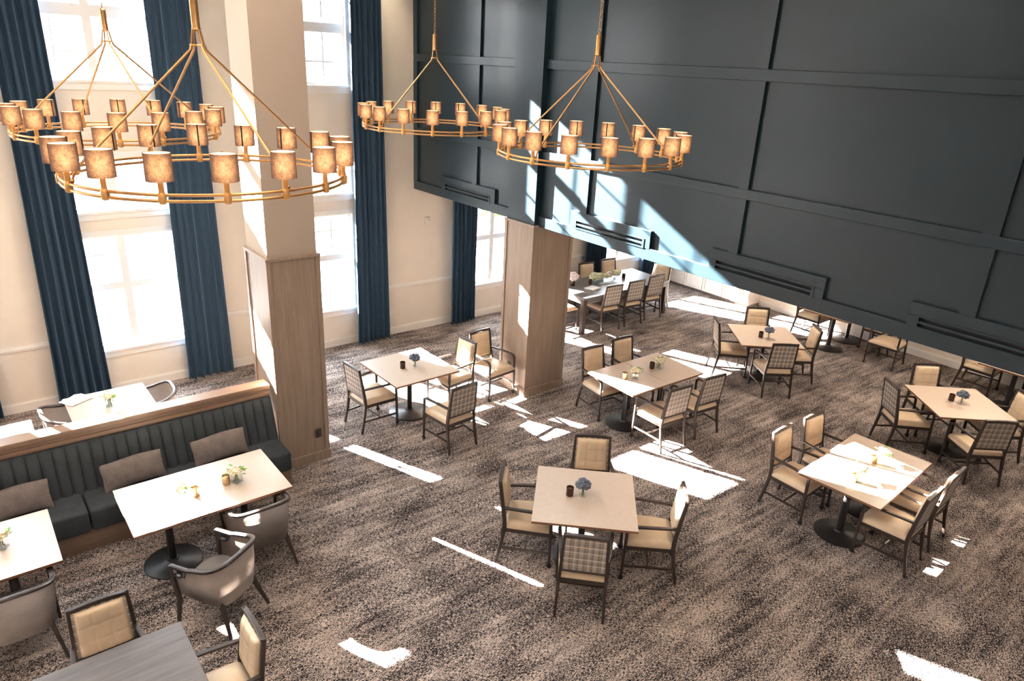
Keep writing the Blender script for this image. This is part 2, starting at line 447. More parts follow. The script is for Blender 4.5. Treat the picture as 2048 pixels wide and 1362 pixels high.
column((3.18, -3.73, 0), 2.82, 3.536, -4.05, -3.41, ('taupe',), 'white square column with brown wood cladding at the end of the banquette', [(3.543, -3.55, .40, 'x')])
column((3.19, .31, 0), 2.86, 3.536, -.09, .71, ('navy',), 'brown wood clad square column under the navy wall', [(3.12, -.097, .41, 'y')])

# wall plates
bm = bmesh.new(); box(bm, (0, 0, 0), (.014, .075, .118), 0, .004)
for z in (-.027, .027): box(bm, (.004, 0, z), (.014, .034, .03), 0, .004)
o = finish('power_outlet', bm, 'plate'); o.location = (.008, -.53, .45); tag(o, 'white power outlet low on cream wall right of the third blue curtain', 'outlet')
bm = bmesh.new(); box(bm, (0, 0, 0), (.03, .11, .125), 0, .006); box(bm, (.018, .0, -.01), (.012, .06, .05), 0, .003); box(bm, (.016, 0, .04), (.006, .05, .012), 0, .002)
o = finish('thermostat', bm, 'plate'); o.location = (.016, .29, 2.14); tag(o, 'small white thermostat high on cream wall beside the navy bulkhead', 'thermostat')

# ------------------------------------------------------------------ curtains
def curtain(ya, yb, z1, label, n, flare=.06, ph=0):
    cy = (ya+yb)/2
    bm = bmesh.new(); ks = [random.uniform(.75, 1.3) for _ in range(60)]
    def fn(u, v):
        z = .012 + v*(z1-.012)
        w = 1 + flare*(1-v)**2
        y = (ya + (yb-ya)*u - cy)*w
        amp = .042 + .018*(1-v)
        q = u*n
        t = q*2*PI + ph + .5*math.sin(3.1*u+2*v) + .35*math.sin(7*u)
        x = .155 + amp*math.sin(t)*ks[int(q) % 60]**.3 + .012*math.sin(2.3*t+4*v) + .02*(1-v)*math.sin(5*u+ph)
        y += .018*math.cos(t)
        return Vector((x, y, z))
    gridsheet(bm, int(n*14), 26, fn)
    o = finish('curtain', bm, 'velvet', None, 180); o.location = (0, cy, 0)
    tag(o, label, 'curtain', 'floor length navy velvet curtains')
curtain(-8.28, -7.74, 6.7, 'navy velvet curtain at the left of the window beyond the left frame edge', 5)
curtain(-6.91, -6.71, 6.7, 'navy velvet curtain sliver at the left edge, behind the white window tables', 2, ph=1)
curtain(-5.97, -5.43, 6.7, 'leftmost full navy velvet curtain, behind the white table by the window', 6, .28, ph=.4)
curtain(-4.20, -3.60, 6.7, 'navy velvet curtain just left of the white column', 6, .16, ph=2)
curtain(-2.98, -2.66, 6.7, 'navy velvet curtain hidden behind the white column', 6, ph=.7)
curtain(-1.25, -.71, 6.7, 'tall navy velvet curtain right of the white column', 6, .2, ph=1.2)
curtain(.76, 1.33, 2.68, 'short navy velvet curtain under the bulkhead, left of the wood column', 6, .03)
curtain(2.42, 3.0, 2.68, 'short navy velvet curtain hidden behind the wood column', 6, .03)
curtain(4.40, 5.02, 2.68, 'short navy velvet curtain behind the long dark table, left of its window', 6, .03, 1)
curtain(6.35, 6.91, 2.68, 'short navy velvet curtain behind the long dark table, right of its window', 6, .03, 2)

# ------------------------------------------------------------------ dining chairs
def tufted_bm(w0, w1, h, cols, rows, thick, groove=.010):
    """front cushion: x across, z up from 0, bulging toward +y"""
    bm = bmesh.new(); nu, nv = cols*10, rows*10
    def hh(u, v):
        e = (1-abs(2*u-1)**7)*(1-abs(2*v-1)**9)
        gx = min(abs(u*cols-k) for k in range(1, cols))/cols*w0
        gz = min(abs(v*rows-k) for k in range(1, rows))/rows*h
        g = math.exp(-(gx/.0065)**2) + math.exp(-(gz/.0065)**2)
        return thick*max(e, 0)**.5 - groove*min(g, 1.6)*(e > .25)
    top = gridsheet(bm, nu, nv, lambda u, v: Vector(((u-.5)*(w0+(w1-w0)*v), hh(u, v), v*h)))
    bot = [bm.verts.new((x*w/2, 0, z)) for x, w, z in ((-1, w0, 0), (1, w0, 0), (1, w1, h), (-1, w1, h))]
    bm.faces.new(bot)
    return bm
def lean(bm, base, ang):
    bmesh.ops.rotate(bm, verts=bm.verts, cent=(0, 0, 0), matrix=Matrix.Rotation(ang, 3, 'X'))
    bmesh.ops.translate(bm, vec=base, verts=bm.verts)
def make_chair(arms=True):
    """origin on the floor; faces +y; rear of the back at y=-.30"""
    root = empty('dining_chair')
    bev = .016
    bm = bmesh.new()   # seat cushion, trapezoid with a crowned top
    def seat(u, v):
        pass
    nu, nv = 16, 16
    def sw(v): return (.455 + .065*v)/2
    def topz(u, v):
        e = (1-abs(2*u-1)**8)*(1-abs(2*v-1)**8)
        return .455 + .040*max(e, 0)**.5 + .008*(1-(2*u-1)**2)*(1-(2*v-1)**2)
    g = gridsheet(bm, nu, nv, lambda u, v: Vector(((2*u-1)*sw(v), -.235+v*.505, topz(u, v))))
    edge = [g[0][i] for i in range(nu+1)] + [g[j][nu] for j in range(1, nv+1)] + [g[nv][i] for i in range(nu-1, -1, -1)] + [g[j][0] for j in range(nv-1, 0, -1)]
    low = [bm.verts.new((v.co.x, v.co.y, .415)) for v in edge]
    for k in range(len(edge)):
        a, b_ = k, (k+1) % len(edge); bm.faces.new((edge[a], edge[b_], low[b_], low[a]))
    bm.faces.new(low)
    finish('seat', bm, 'beige', root, 50)
    bm = bmesh.new()   # apron
    for s in (-1, 1): sweep(bm, [(s*.222, -.23, .40), (s*.252, .255, .40)], (1, 0, 0), .024, .045)
    sweep(bm, [(-.25, .258, .40), (.25, .258, .40)], (0, 1, 0), .024, .045); sweep(bm, [(-.22, -.235, .40), (.22, -.235, .40)], (0, 1, 0), .024, .045)
    finish('seat_frame', bm, 'frame', root)
    ang = math.atan2(.062, .52)
    bm = tufted_bm(.376, .345, .395, 3, 3, .045, .0065); lean(bm, (0, -.242, .545), ang); finish('backrest', bm, 'beige', root, 60)
    bm = bmesh.new(); bxx(bm, -.204, .204, -.020, .002, -.01, .40)
    for v in bm.verts: v.co.x *= (1 if v.co.z < .2 else .93)
    lean(bm, (0, -.242, .545), ang); tag(finish('back_panel', bm, 'plaid', root), 'plaid fabric on the rear of the back')
    bm = bmesh.new()
    sweep(bm, [(-.202, -.302, .957), (-.07, -.309, .965), (.07, -.309, .965), (.202, -.302, .957)], (0, 1, 0), .040, .034)
    finish('top_rail', bm, 'frame', root)
    bm = bmesh.new()
    sweep(bm, [(-.212, -.245, .530), (.212, -.245, .530)], (0, 1, 0), .034, .03)
    finish('back_rail', bm, 'frame', root)
    for s in (-1, 1):
        bm = bmesh.new()
        sweep(bm, [(s*.233, -.305, 0), (s*.228, -.262, .22), (s*.224, -.232, .42), (s*.218, -.238, .52), (s*.205, -.290, .88), (s*.200, -.305, .975)], (1, 0, 0), [.026, .030, .032, .030, .028, .028], [.026, .034, .044, .042, .036, .034])
        finish('leg', bm, 'frame', root)
        bm = bmesh.new(); zt = .59 if arms else .415
        sweep(bm, [(s*.262, .262, .055), (s*.262, .256, .30), (s*.262, .250, zt)], (1, 0, 0), [.024, .028, .028], [.026, .032, .032])
        finish('leg', bm, 'frame', root)
        if arms:
            bm = bmesh.new()
            sweep(bm, [(s*.216, -.250, .662), (s*.240, -.05, .664), (s*.260, .17, .662), (s*.263, .222, .652), (s*.263, .245, .628), (s*.262, .250, .585)], (1, 0, 0), [.034, .038, .038, .036, .032, .028], [.024, .024, .024, .028, .030, .032])
            finish('armrest', bm, 'frame', root)
        bm = bmesh.new(); tube(bm, [(s*.262-.011, .262, .028), (s*.262+.011, .262, .028)], .028, 14); tube(bm, [(s*.262, .262, .028), (s*.262, .262, .065)], .010, 8)
        finish('caster', bm, 'caster', root, 40)
        bm = bmesh.new(); sweep(bm, [(s*.229, -.262, .175), (s*.262, .252, .175)], (1, 0, 0), .016, .026); finish('stretcher', bm, 'frame', root)
    bm = bmesh.new(); sweep(bm, [(-.246, 0, .175), (.246, 0, .175)], (0, 1, 0), .016, .024); finish('stretcher', bm, 'frame', root)
    return root
arm_chair = make_chair(True)
side_chair = make_chair(False); 
def chair(bx, by, deg, label, group, proto=None):
    """bx, by: middle of the top of the back; deg: facing direction"""
    f = Vector((math.cos(R(deg)), math.sin(R(deg)), 0))
    p = Vector((bx, by, 0)) + f*.30
    inst(proto or arm_chair, p, R(deg-90), label, 'chair', group)
G = 'chairs around the square table beside the wood column'
chair(2.99, -2.79, 94, 'plaid-backed armchair at the table between the columns, nearest the white column', G)
chair(4.36, -1.84, 183, 'plaid-backed armchair in front of the square table between the two columns', G)
chair(2.99, -.84, 275, 'armchair with sunlit tufted back, across the table between the columns', G)
chair(2.79, -.46, 6, 'armchair turned away from the tables, standing against the wood column', G)
G = 'chairs around the front centre table'
chair(6.31, -2.70, 46, 'armchair at the left of the front centre table', G)
chair(6.29, -1.35, -41, 'armchair with tufted back facing the camera behind the front centre table', G)
chair(7.68, -1.40, 224, 'armchair with a sunlit oval on its back, right of the front centre table', G)
chair(7.63, -2.74, 134, 'plaid-backed armchair at the near side of the front centre table', G)
G = 'chairs at the pushed-together tables in the middle'
chair(4.26, .63, -4, 'tufted armchair left of the middle double table, nearer the camera', G)
chair(4.22, 1.33, -4, 'tufted armchair left of the middle double table, farther from the camera', G)
chair(5.99, .62, 175, 'plaid-backed armchair right of the middle double table, with sunlit seat', G)
chair(6.01, 1.35, 174, 'plaid-backed armchair right of the middle double table, farther from the camera', G)
G = 'chairs around the far centre table'
chair(4.50, 3.42, 49, 'armchair seen side-on at the left of the far centre table with blue flowers', G)
chair(4.49, 4.68, -40, 'tufted armchair facing the camera behind the far centre table', G)
chair(5.70, 4.64, 229, 'armchair at the right of the far centre table, back edge-on', G)
chair(5.85, 3.41, 143, 'plaid-backed armchair at the near side of the far centre table', G)
G = 'chairs around the table at the right edge'
chair(7.58, 3.36, 50, 'plaid-backed armchair at the left of the rightmost table', G)
chair(7.54, 4.61, -38, 'tufted armchair facing the camera behind the rightmost table', G)
chair(8.87, 4.67, 229, 'tufted armchair cut by the right edge of the photo at the rightmost table', G)
chair(8.97, 3.39, 140, 'plaid-backed armchair at the near side of the rightmost table', G)
G = 'chairs at the sunlit double table on the right'
chair(7.46, .75, 2, 'tufted armchair left of the sunlit double table, nearer the camera', G)
chair(7.48, 1.44, -3, 'tufted armchair left of the sunlit double table, farther from the camera', G)
chair(9.21, .82, 183, 'armchair right of the sunlit double table, nearer the camera', G)
chair(9.175, 1.50, 183, 'armchair right of the sunlit double table, farther from the camera, with sunlit top', G)
G = 'chairs at the dark wood table in the bottom left'
chair(6.04, -6.44, -1, 'tufted tan armchair facing the dark wood table at the bottom left corner', G)
chair(6.95, -5.56, 270, 'armchair at the bottom edge, right of the dark wood corner table', G)
G = 'armless chairs around the long dark table'
chair(2.11, 3.34, 175, 'plaid-backed armless chair nearest the wood column on the near side of the long table', G, side_chair)
chair(2.12, 3.99, 175, 'plaid-backed armless chair in the middle of the near side of the long dark table', G, side_chair)
chair(2.07, 4.66, 175, 'plaid-backed armless chair farthest from the wood column on the near side of the long table', G, side_chair)
chair(.58, 4.03, -5, 'tufted chair beyond the long dark table, in front of the blue curtain', G, side_chair)
chair(.58, 4.70, -5, 'tufted chair beyond the long dark table, in front of the window', G, side_chair)
chair(1.46, 5.56, 278, 'tufted chair at the far end of the long dark table, by the cabinets', G, side_chair)
chair(1.45, 2.20, 92, 'chair at the near end of the long dark table, mostly hidden by the wood column', G, side_chair)
G = 'chairs at the tables along the back wall'
chair(4.20, 6.76, 2, 'armchair left of the back wall double table, its back cut off by the navy wall', G)
chair(6.00, 7.25, 180, 'armchair tucked at the right of the back wall double table', G)
chair(6.12, 6.90, 272, 'armchair facing the camera by the back wall, its back hidden by the navy wall', G)
chair(7.32, 6.87, 2, 'armchair left of the table at the far right back wall', G)

# ------------------------------------------------------------------ barrel chairs
def make_barrel():
    """faces +y, origin at its middle"""
    root = empty('barrel_chair')
    def path(u):                      # u 0..1 round the shell from left front to right front
        a = PI*(1+u)                  # left, back, right
        x = .285*math.cos(a); y = -.02 + .28*math.sin(a)
        return x, y
    pts = []
    N = 60
    for i in range(N+1):
        u = i/N
        if u < .18: x, y = -.285, .25 - (u/.18)*.25
        elif u > .82: x, y = .285, ((u-.82)/.18)*.25
        else:
            a = PI + PI*(u-.18)/.64
            x, y = .285*abs(math.cos(a))**.55*(1 if math.cos(a) > 0 else -1), -.275*abs(math.sin(a))**.62
        k = math.sin(PI*u)
        pts.append((x, y, .675 + .10*max(0, (k-.35)/.65)**1.2))
    def shell(off, name, m, parent):
        bm = bmesh.new()
        def fn(u, v):
            i = u*N; x, y, z = pts[int(round(i))]
            zt = z - .02 - (.085 if (u < .11 or u > .89) else 0)
            zb = .36 - .05*math.sin(PI*u)
            f = 1 - .10*(1-v)**2
            return Vector((x*f, y*f, zb + (zt-zb)*v))
        g = gridsheet(bm, N, 8, fn)
        return bm
    bm = shell(0, '', '', None)
    geo = bmesh.ops.solidify(bm, geom=bm.faces[:], thickness=.045)
    o = finish('backrest', bm, ['tweed'], root, 50)
    bm = bmesh.new()
    sweep(bm, pts, (0, 0, 1), .026, .045); finish('top_rail', bm, 'frame', root, 40)
    for s in (-1, 1):
        bm = bmesh.new()
        sweep(bm, [(s*.285, .245, .685), (s*.283, .235, .55), (s*.272, .225, .30), (s*.285, .265, 0)], (1, 0, 0), [.042, .040, .036, .024], [.042, .040, .040, .024])
        finish('leg', bm, 'frame', root)
        bm = bmesh.new()
        sweep(bm, [(s*.285, .24, .585), (s*.285, .16, .582), (s*.285, .135, .60), (s*.283, .12, .66)], (1, 0, 0), .03, .022); finish('arm_bracket', bm, 'frame', root)
        bm = bmesh.new()
        sweep(bm, [(s*.19, -.17, .40), (s*.225, -.235, .20), (s*.262, -.305, 0)], (1, 0, 0), [.042, .034, .022], [.042, .034, .022]); finish('leg', bm, 'frame', root)
    bm = bmesh.new(); n = 40
    def sup(k, r): 
        a = 2*PI*k/n; c, s_ = math.cos(a), math.sin(a)
        return (r*.235*abs(c)**.55*(1 if c > 0 else -1), .01 + r*.24*abs(s_)**.55*(1 if s_ > 0 else -1))
    rings = []
    for r, z in ((.97, .36), (1, .375), (1, .44), (.96, .465), (.8, .478), (.4, .483)):
        rings.append([bm.verts.new((*sup(k, r), z)) for k in range(n)])
    for a, b_ in zip(rings, rings[1:]):
        for k in range(n): bm.faces.new((a[k], a[(k+1) % n], b_[(k+1) % n], b_[k]))
    bm.faces.new(rings[0]); bm.faces.new(rings[-1])
    tag(finish('seat', bm, 'greyfab', root, 50), 'grey seat cushion')
    bm = bmesh.new(); bxx(bm, -.22, .22, -.20, .22, .315, .362, .01); finish('seat_frame', bm, 'frame', root)
    return root
barrel = make_barrel()
def bchair(x, y, deg, label): inst(barrel, (x, y, 0), R(deg-90), label, 'chair', 'tweed barrel chairs')
bchair(5.60, -5.44, 212, 'tan tweed barrel chair turned at an angle in front of the sunlit banquette table')
bchair(5.03, -4.87, 181, 'tan tweed barrel chair pushed up to the sunlit banquette table, nearer the wood column')
bchair(5.08, -6.95, 181, 'tan tweed barrel chair cut by the left edge, at the leftmost banquette table')
bchair(1.93, -5.14, 268, 'barrel chair behind the banquette at the right end of the window table')
bchair(1.93, -6.08, 92, 'barrel chair behind the banquette at the left end of the window table')

# ------------------------------------------------------------------ tables
def make_table(sx, sy, br=.29, tn='dining_table', feet=(0,)):
    root = empty(tn)
    bm = bmesh.new(); bxx(bm, -sx/2, sx/2, -sy/2, sy/2, .722, .75, .004)
    for f in bm.faces:
        if abs(f.normal.z) < .5 or f.normal.z < -.5: f.material_index = 1
    bm.normal_update()
    for f in bm.faces: f.material_index = 0 if f.normal.z > .5 else 1
    finish('tabletop', bm, ['table', 'tabedge'], root)
    for fy in feet:
        bm = bmesh.new(); lathe(bm, [(.038, .03), (.038, .70)], 20, (0, fy, 0)); box(bm, (0, fy, .705), (.44, .05, .03)); box(bm, (0, fy, .705), (.05, .44, .03))
        finish('pedestal', bm, 'black', root, 40)
        bm = bmesh.new(); lathe(bm, [(br-.01, 0), (br, .006), (br, .016), (br-.015, .024), (.10, .036), (.085, .045), (.06, .046), (.05, .06), (.038, .062)], 40, (0, fy, 0))
        finish('base', bm, 'black', root, 40)
    return root
tsq = make_table(1.06, 1.06, .31); tre = make_table(.93, .758, .28); tlo = make_table(.93, 1.515, .28, 'banquette_table', (-.38, .38))
G1, G2 = 'square pedestal tables', 'rectangular pedestal tables pushed together in pairs'
inst(tsq, (2.99, -1.87, 0), R(1), 'beige square pedestal table between the two columns', 'table', G1)
inst(tsq, (6.92, -2.06, 0), R(46), 'beige square pedestal table turned cornerwise at the front centre', 'table', G1)
inst(tsq, (5.11, 4.01, 0), R(49), 'beige square pedestal table far centre, just in front of the navy wall', 'table', G1)
inst(tsq, (8.24, 4.08, 0), R(49), 'beige square pedestal table at the right edge with blue flowers', 'table', G1)
def pair(cx, cy, deg, la, lb):
    d = Vector((-math.sin(R(deg)), math.cos(R(deg)), 0))
    for s, l in ((-1, la), (1, lb)):
        inst(tre, Vector((cx, cy, 0)) + d*s*.3805, R(deg), l, 'table', G2)
inst(tlo, (4.58, -5.245, 0), 0, 'long sunlit pedestal table in front of the banquette, right of the other banquette table', 'table', 'long tables along the banquette')
inst(tlo, (4.57, -7.32, 0), 0, 'shaded table cut by the left edge of the photo in front of the banquette', 'table', 'long tables along the banquette')
pair(5.06, .99, -1.5, 'near half of the middle double table, with a bright sun stripe', 'far half of the middle double table, beyond the seam')
pair(8.37, 1.12, 4, 'near half of the sunlit double table on the right', 'far half of the sunlit double table on the right')
pair(5.08, 6.82, 2, 'table on round black base by the back wall, nearer half', 'table on round black base by the back wall, touching the wall')
pair(8.24, 6.82, 0, 'table at the far right under the navy wall, nearer half', 'table at the far right under the navy wall, touching the back wall')
inst(tre, (1.95, -5.62, 0), R(90), 'white window table behind the banquette, with a wrapped packet', 'table', 'small window tables behind the banquette')
inst(tre, (2.36, -6.93, 0), R(90), 'sunlit window table corner at the far left behind the banquette', 'table', 'small window tables behind the banquette')

def parsons(name, cx, cy, sx, sy, label, leg=.09, lm='darkwood'):
    root = empty(name, (cx, cy, 0)); tag(root, label, 'table')
    bm = bmesh.new(); bxx(bm, -sx/2, sx/2, -sy/2, sy/2, .705, .75, .004); finish('tabletop', bm, 'darkwood', root)
    bm = bmesh.new(); za = .62 if sy > 2 else .69
    for s in (-1, 1):
        bxx(bm, s*(sx/2-.015)-.011, s*(sx/2-.015)+.011, -sy/2+leg, sy/2-leg, za, .706); bxx(bm, -sx/2+leg, sx/2-leg, s*(sy/2-.015)-.011, s*(sy/2-.015)+.011, za, .706)
    finish('apron', bm, 'darkwood', root)
    for a in (-1, 1):
        for b_ in (-1, 1):
            bm = bmesh.new(); box(bm, (a*(sx/2-leg/2-.002), b_*(sy/2-leg/2-.002), .352), (leg, leg, .704), 0, .004); finish('leg', bm, 'frame', root)
parsons('long_dining_table', 1.41, 3.94, 1.10, 2.54, 'long dark wood table with flowers in the alcove by the window')
parsons('dark_wood_table', 6.895, -6.47, 1.07, 1.05, 'dark grey wood table cut off at the bottom left corner', .08)

# ------------------------------------------------------------------ table decoration
def petal_ball(bm, c, r, n, pr, flat=.75, jit=.12):
    for k in range(n):
        z = 1 - 2*(k+.5)/n; a = k*2.39996
        if z < -.75: continue
        q = math.sqrt(max(0, 1-z*z))
        rr = r*(1 + random.uniform(-jit, jit))
        blob(bm, (c[0]+q*math.cos(a)*rr, c[1]+q*math.sin(a)*rr, c[2]+z*rr*flat), pr*random.uniform(.8, 1.2), 1, (1, 1, .7))
def make_blue():
    root = empty('flower_vase')
    bm = bmesh.new(); lathe(bm, [(.020, 0), (.034, .012), (.040, .034), (.034, .058), (.020, .072), (.024, .086)], 20, close=False); 
    lathe(bm, [(.0005, .003), (.020, .003)], 20, close=False); finish('vase', bm, 'vase', root, 60)
    bm = bmesh.new()
    for k in range(5):
        a = k*1.3; tube(bm, [(.012*math.cos(a), .012*math.sin(a), .012), (.006*math.cos(a), .006*math.sin(a), .09), (.03*math.cos(a), .03*math.sin(a), .13)], .0025, 6)
    finish('stem', bm, 'stem', root)
    bm = bmesh.new(); petal_ball(bm, (0, 0, .150), .066, 80, .019, .7, .22); finish('flower_head', bm, 'hydr', root)
    return root
def make_rose(rnd):
    random.seed(rnd)
    root = empty('flower_vase')
    bm = bmesh.new()
    for a, b_ in ((-1, 0), (1, 0), (0, -1), (0, 1)):
        box(bm, (a*.034, b_*.034, .036), (.004 if a else .072, .004 if b_ else .072, .072))
    box(bm, (0, 0, .004), (.066, .066, .008)); finish('vase', bm, 'vase', root)
    bm = bmesh.new()
    for k in range(6):
        a = k*1.05; tube(bm, [(.02*math.cos(a+2), .02*math.sin(a+2), .01), (.018*math.cos(a), .018*math.sin(a), .085)], .003, 6)
    finish('stem', bm, 'stem', root)
    for k, (x, y, z, r) in enumerate(((.012, -.012, .105, .036), (-.030, .012, .112, .026), (.034, .026, .108, .024), (-.012, -.036, .100, .022))):
        bm = bmesh.new(); 
        for j in range(3):
            petal_ball(bm, (x, y, z), r*(1-.28*j), 14, r*.42, .72, .05)
        finish('rose', bm, 'rose', root, 60)
    bm = bmesh.new()
    for k in range(16):
        a = random.uniform(0, 2*PI); r = random.uniform(.03, .065); z = random.uniform(.08, .135)
        c = Vector((r*math.cos(a), r*math.sin(a), z)); d = Vector((math.cos(a+random.uniform(-.8, .8)), math.sin(a+random.uniform(-.8, .8)), random.uniform(-.2, .9))).normalized()
        s = d.cross(Vector((0, 0, 1))).normalized(); n = s.cross(d)
        L_ = random.uniform(.028, .046)
        vs = [bm.verts.new(c + d*L_*t + s*w*L_ + n*h*L_) for t, w, h in ((0, 0, 0), (.35, .26, .08), (.75, .2, .05), (1.1, 0, -.1), (.75, -.2, .05), (.35, -.26, .08))]
        bm.faces.new(vs)
    finish('leaves', bm, 'leaf', root)
    return root
def make_votive(m):
    root = empty('votive_candle')
    bm = bmesh.new(); lathe(bm, [(.036, 0), (.039, .004), (.039, .098), (.0365, .100), (.0355, .096), (.0355, .05), (.001, .05)], 24, close=False)
    f0 = [v for v in bm.verts if abs(v.co.z) < 1e-6]; bm.faces.new(f0)
    finish('candle_cup', bm, m, root, 40)
    bm = bmesh.new(); lathe(bm, [(.032, .051), (.034, .075), (.030, .078), (.003, .077)], 20); finish('candle', bm, 'wax' if m == 'votgold' else 'waxdark', root, 50)
    return root
blue = make_blue(); rosev = make_rose(3)
for a in rosev.children_recursive: a.data.transform(Matrix.Scale(1.22, 4))
vd = make_votive('votdark'); vg = make_votive('votgold')
random.seed(11)
Z = .7505
def deco(p, x, y, label, cat, group): inst(p, (x, y, Z), random.uniform(0, 6), label, cat, group)
FB, FR = 'glass vases of blue hydrangea', 'glass cubes of cream roses'
deco(blue, 3.05, -1.81, 'blue hydrangea in round glass vase on the table between the columns', 'flowers', FB)
deco(blue, 6.90, -2.08, 'blue hydrangea in round glass vase on the front centre table', 'flowers', FB)
deco(blue, 5.21, 3.95, 'blue hydrangea in round glass vase on the far centre table', 'flowers', FB)
deco(blue, 8.28, 4.04, 'blue hydrangea in round glass vase on the rightmost table', 'flowers', FB)
deco(rosev, 4.64, -5.48, 'white flowers and bright green leaves in glass on the sunlit half of the banquette table', 'flowers', FR)
deco(rosev, 4.64, -4.93, 'cream roses in glass cube on the shaded half of the banquette table', 'flowers', FR)
deco(rosev, 4.55, -6.96, 'cream roses in glass cube on the table cut by the left edge', 'flowers', FR)
deco(rosev, 2.09, -5.64, 'cream rose in glass on the window table behind the banquette', 'flowers', FR)
deco(rosev, 5.12, .68, 'cream roses in glass on the near half of the middle double table', 'flowers', FR)
deco(rosev, 5.06, 1.28, 'cream roses in glass on the far half of the middle double table', 'flowers', FR)
deco(rosev, 8.44, .82, 'cream roses in glass on the near half of the sunlit double table', 'flowers', FR)
deco(rosev, 8.40, 1.42, 'cream roses in glass on the far half of the sunlit double table', 'flowers', FR)
VD, VG = 'dark bronze candle cups', 'gold speckled candle cups'
deco(vd, 3.0, -1.99, 'dark bronze candle cup on the table between the columns', 'candle', VD)
deco(vd, 6.81, -2.18, 'dark bronze candle cup on the front centre table', 'candle', VD)
deco(vd, 5.11, 3.88, 'dark bronze candle cup on the far centre table', 'candle', VD)
deco(vd, 8.15, 4.04, 'dark bronze candle cup on the rightmost table', 'candle', VD)
deco(vd, 5.00, 1.18, 'dark bronze candle cup on the far half of the middle double table', 'candle', VD)
deco(vd, 1.30, 3.47, 'dark candle cup beside the papers on the long dark table', 'candle', VD)
deco(vd, 1.34, 4.43, 'dark candle cup beyond the white flowers on the long dark table', 'candle', VD)
deco(vg, 5.04, .54, 'gold candle cup on the near half of the middle double table', 'candle', VG)
deco(vg, 4.66, -5.35, 'gold speckled candle cup on the sunlit half of the banquette table', 'candle', VG)
deco(vg, 4.62, -5.03, 'gold speckled candle cup beside the roses on the shaded half of the banquette table', 'candle', VG)
deco(vg, 8.43, .70, 'gold candle cup on the near half of the sunlit double table', 'candle', VG)
deco(vg, 8.36, 1.30, 'gold candle cup on the far half of the sunlit double table', 'candle', VG)
# long trough arrangement, bouquet, papers
root = empty('flower_trough', (1.27, 3.95, Z)); tag(root, 'long low arrangement of pale green hydrangeas in glass on the long dark table', 'flowers')
bm = bmesh.new()
for s in (-1, 1): box(bm, (s*.06, 0, .045), (.005, .80, .09)); box(bm, (0, s*.40, .045), (.12, .005, .09))
box(bm, (0, 0, .005), (.115, .795, .01)); finish('vase', bm, 'vase', root)
for k, (x, y, z, r, m) in enumerate(((.0, -.33, .13, .095, 'whitehyd'), (-.03, -.14, .12, .07, 'whitehyd'), (.03, -.01, .12, .06, 'rose'), (-.02, .12, .12, .065, 'pinkhyd'), (.02, .28, .13, .08, 'whitehyd'), (-.03, .40, .14, .06, 'whitehyd'))):
    bm = bmesh.new(); petal_ball(bm, (x, y, z), r, 46, r*.3, .75, .15); finish('flower_head', bm, m, root)
bm = bmesh.new()
for k in range(22): blob(bm, (random.uniform(-.08, .08), random.uniform(-.42, .50), random.uniform(.08, .20)), .022, 1, (1, 1, .4), .3)
finish('leaves', bm, 'leaf', root)
root = empty('flower_bouquet', (1.20, 3.06, Z)); tag(root, 'pale pink bouquet in dark vase on the long dark table, beside the wood column', 'flowers')
bm = bmesh.new(); lathe(bm, [(.035, 0), (.045, .02), (.045, .10), (.035, .13)], 20); finish('vase', bm, 'votdark', root, 50)
bm = bmesh.new(); petal_ball(bm, (0, 0, .20), .095, 60, .028, .8, .15); finish('flower_head', bm, 'pinkhyd', root)
bm = bmesh.new(); 
for k in range(9): blob(bm, (.08*math.cos(k*.7), .08*math.sin(k*.7), .13), .02, 1, (1, 1, .4), .3)
finish('leaves', bm, 'leaf', root)
bm = bmesh.new()
for k in range(4): box(bm, (random.uniform(-.01, .01), random.uniform(-.01, .01), .004+.007*k), (.215, .28, .006), random.uniform(-.1, .1))
o = finish('paper_stack', bm, 'paper'); o.location = (1.56, 3.28, Z); o.rotation_euler = (0, 0, .25); tag(o, 'stack of white papers on the near end of the long dark table', 'papers')
bm = bmesh.new(); box(bm, (0, 0, .001), (.30, .42, .002))
o = finish('placemat', bm, 'tabedge'); o.location = (1.56, 3.10, Z); tag(o, 'dull brown paper sheet under the white papers on the long dark table', 'papers')
o.data.materials[0] = M['pillow']; o.hide_render = False
bm = bmesh.new()
def crump(u, v):
    e = (1-abs(2*u-1)**4)*(1-abs(2*v-1)**4)
    return Vector(((u-.5)*.24, (v-.5)*.30, .004 + .05*max(0, e)*(.55+.45*math.sin(9*u+4*v)*math.cos(7*v-3*u)) + .008*random.random()))
gridsheet(bm, 16, 18, crump); o = finish('wrapped_packet', bm, 'pkt', None, 30); o.location = (1.70, -5.95, Z); o.rotation_euler = (0, 0, .5)
tag(o, 'crumpled clear white packet on the left end of the window table', 'packet')

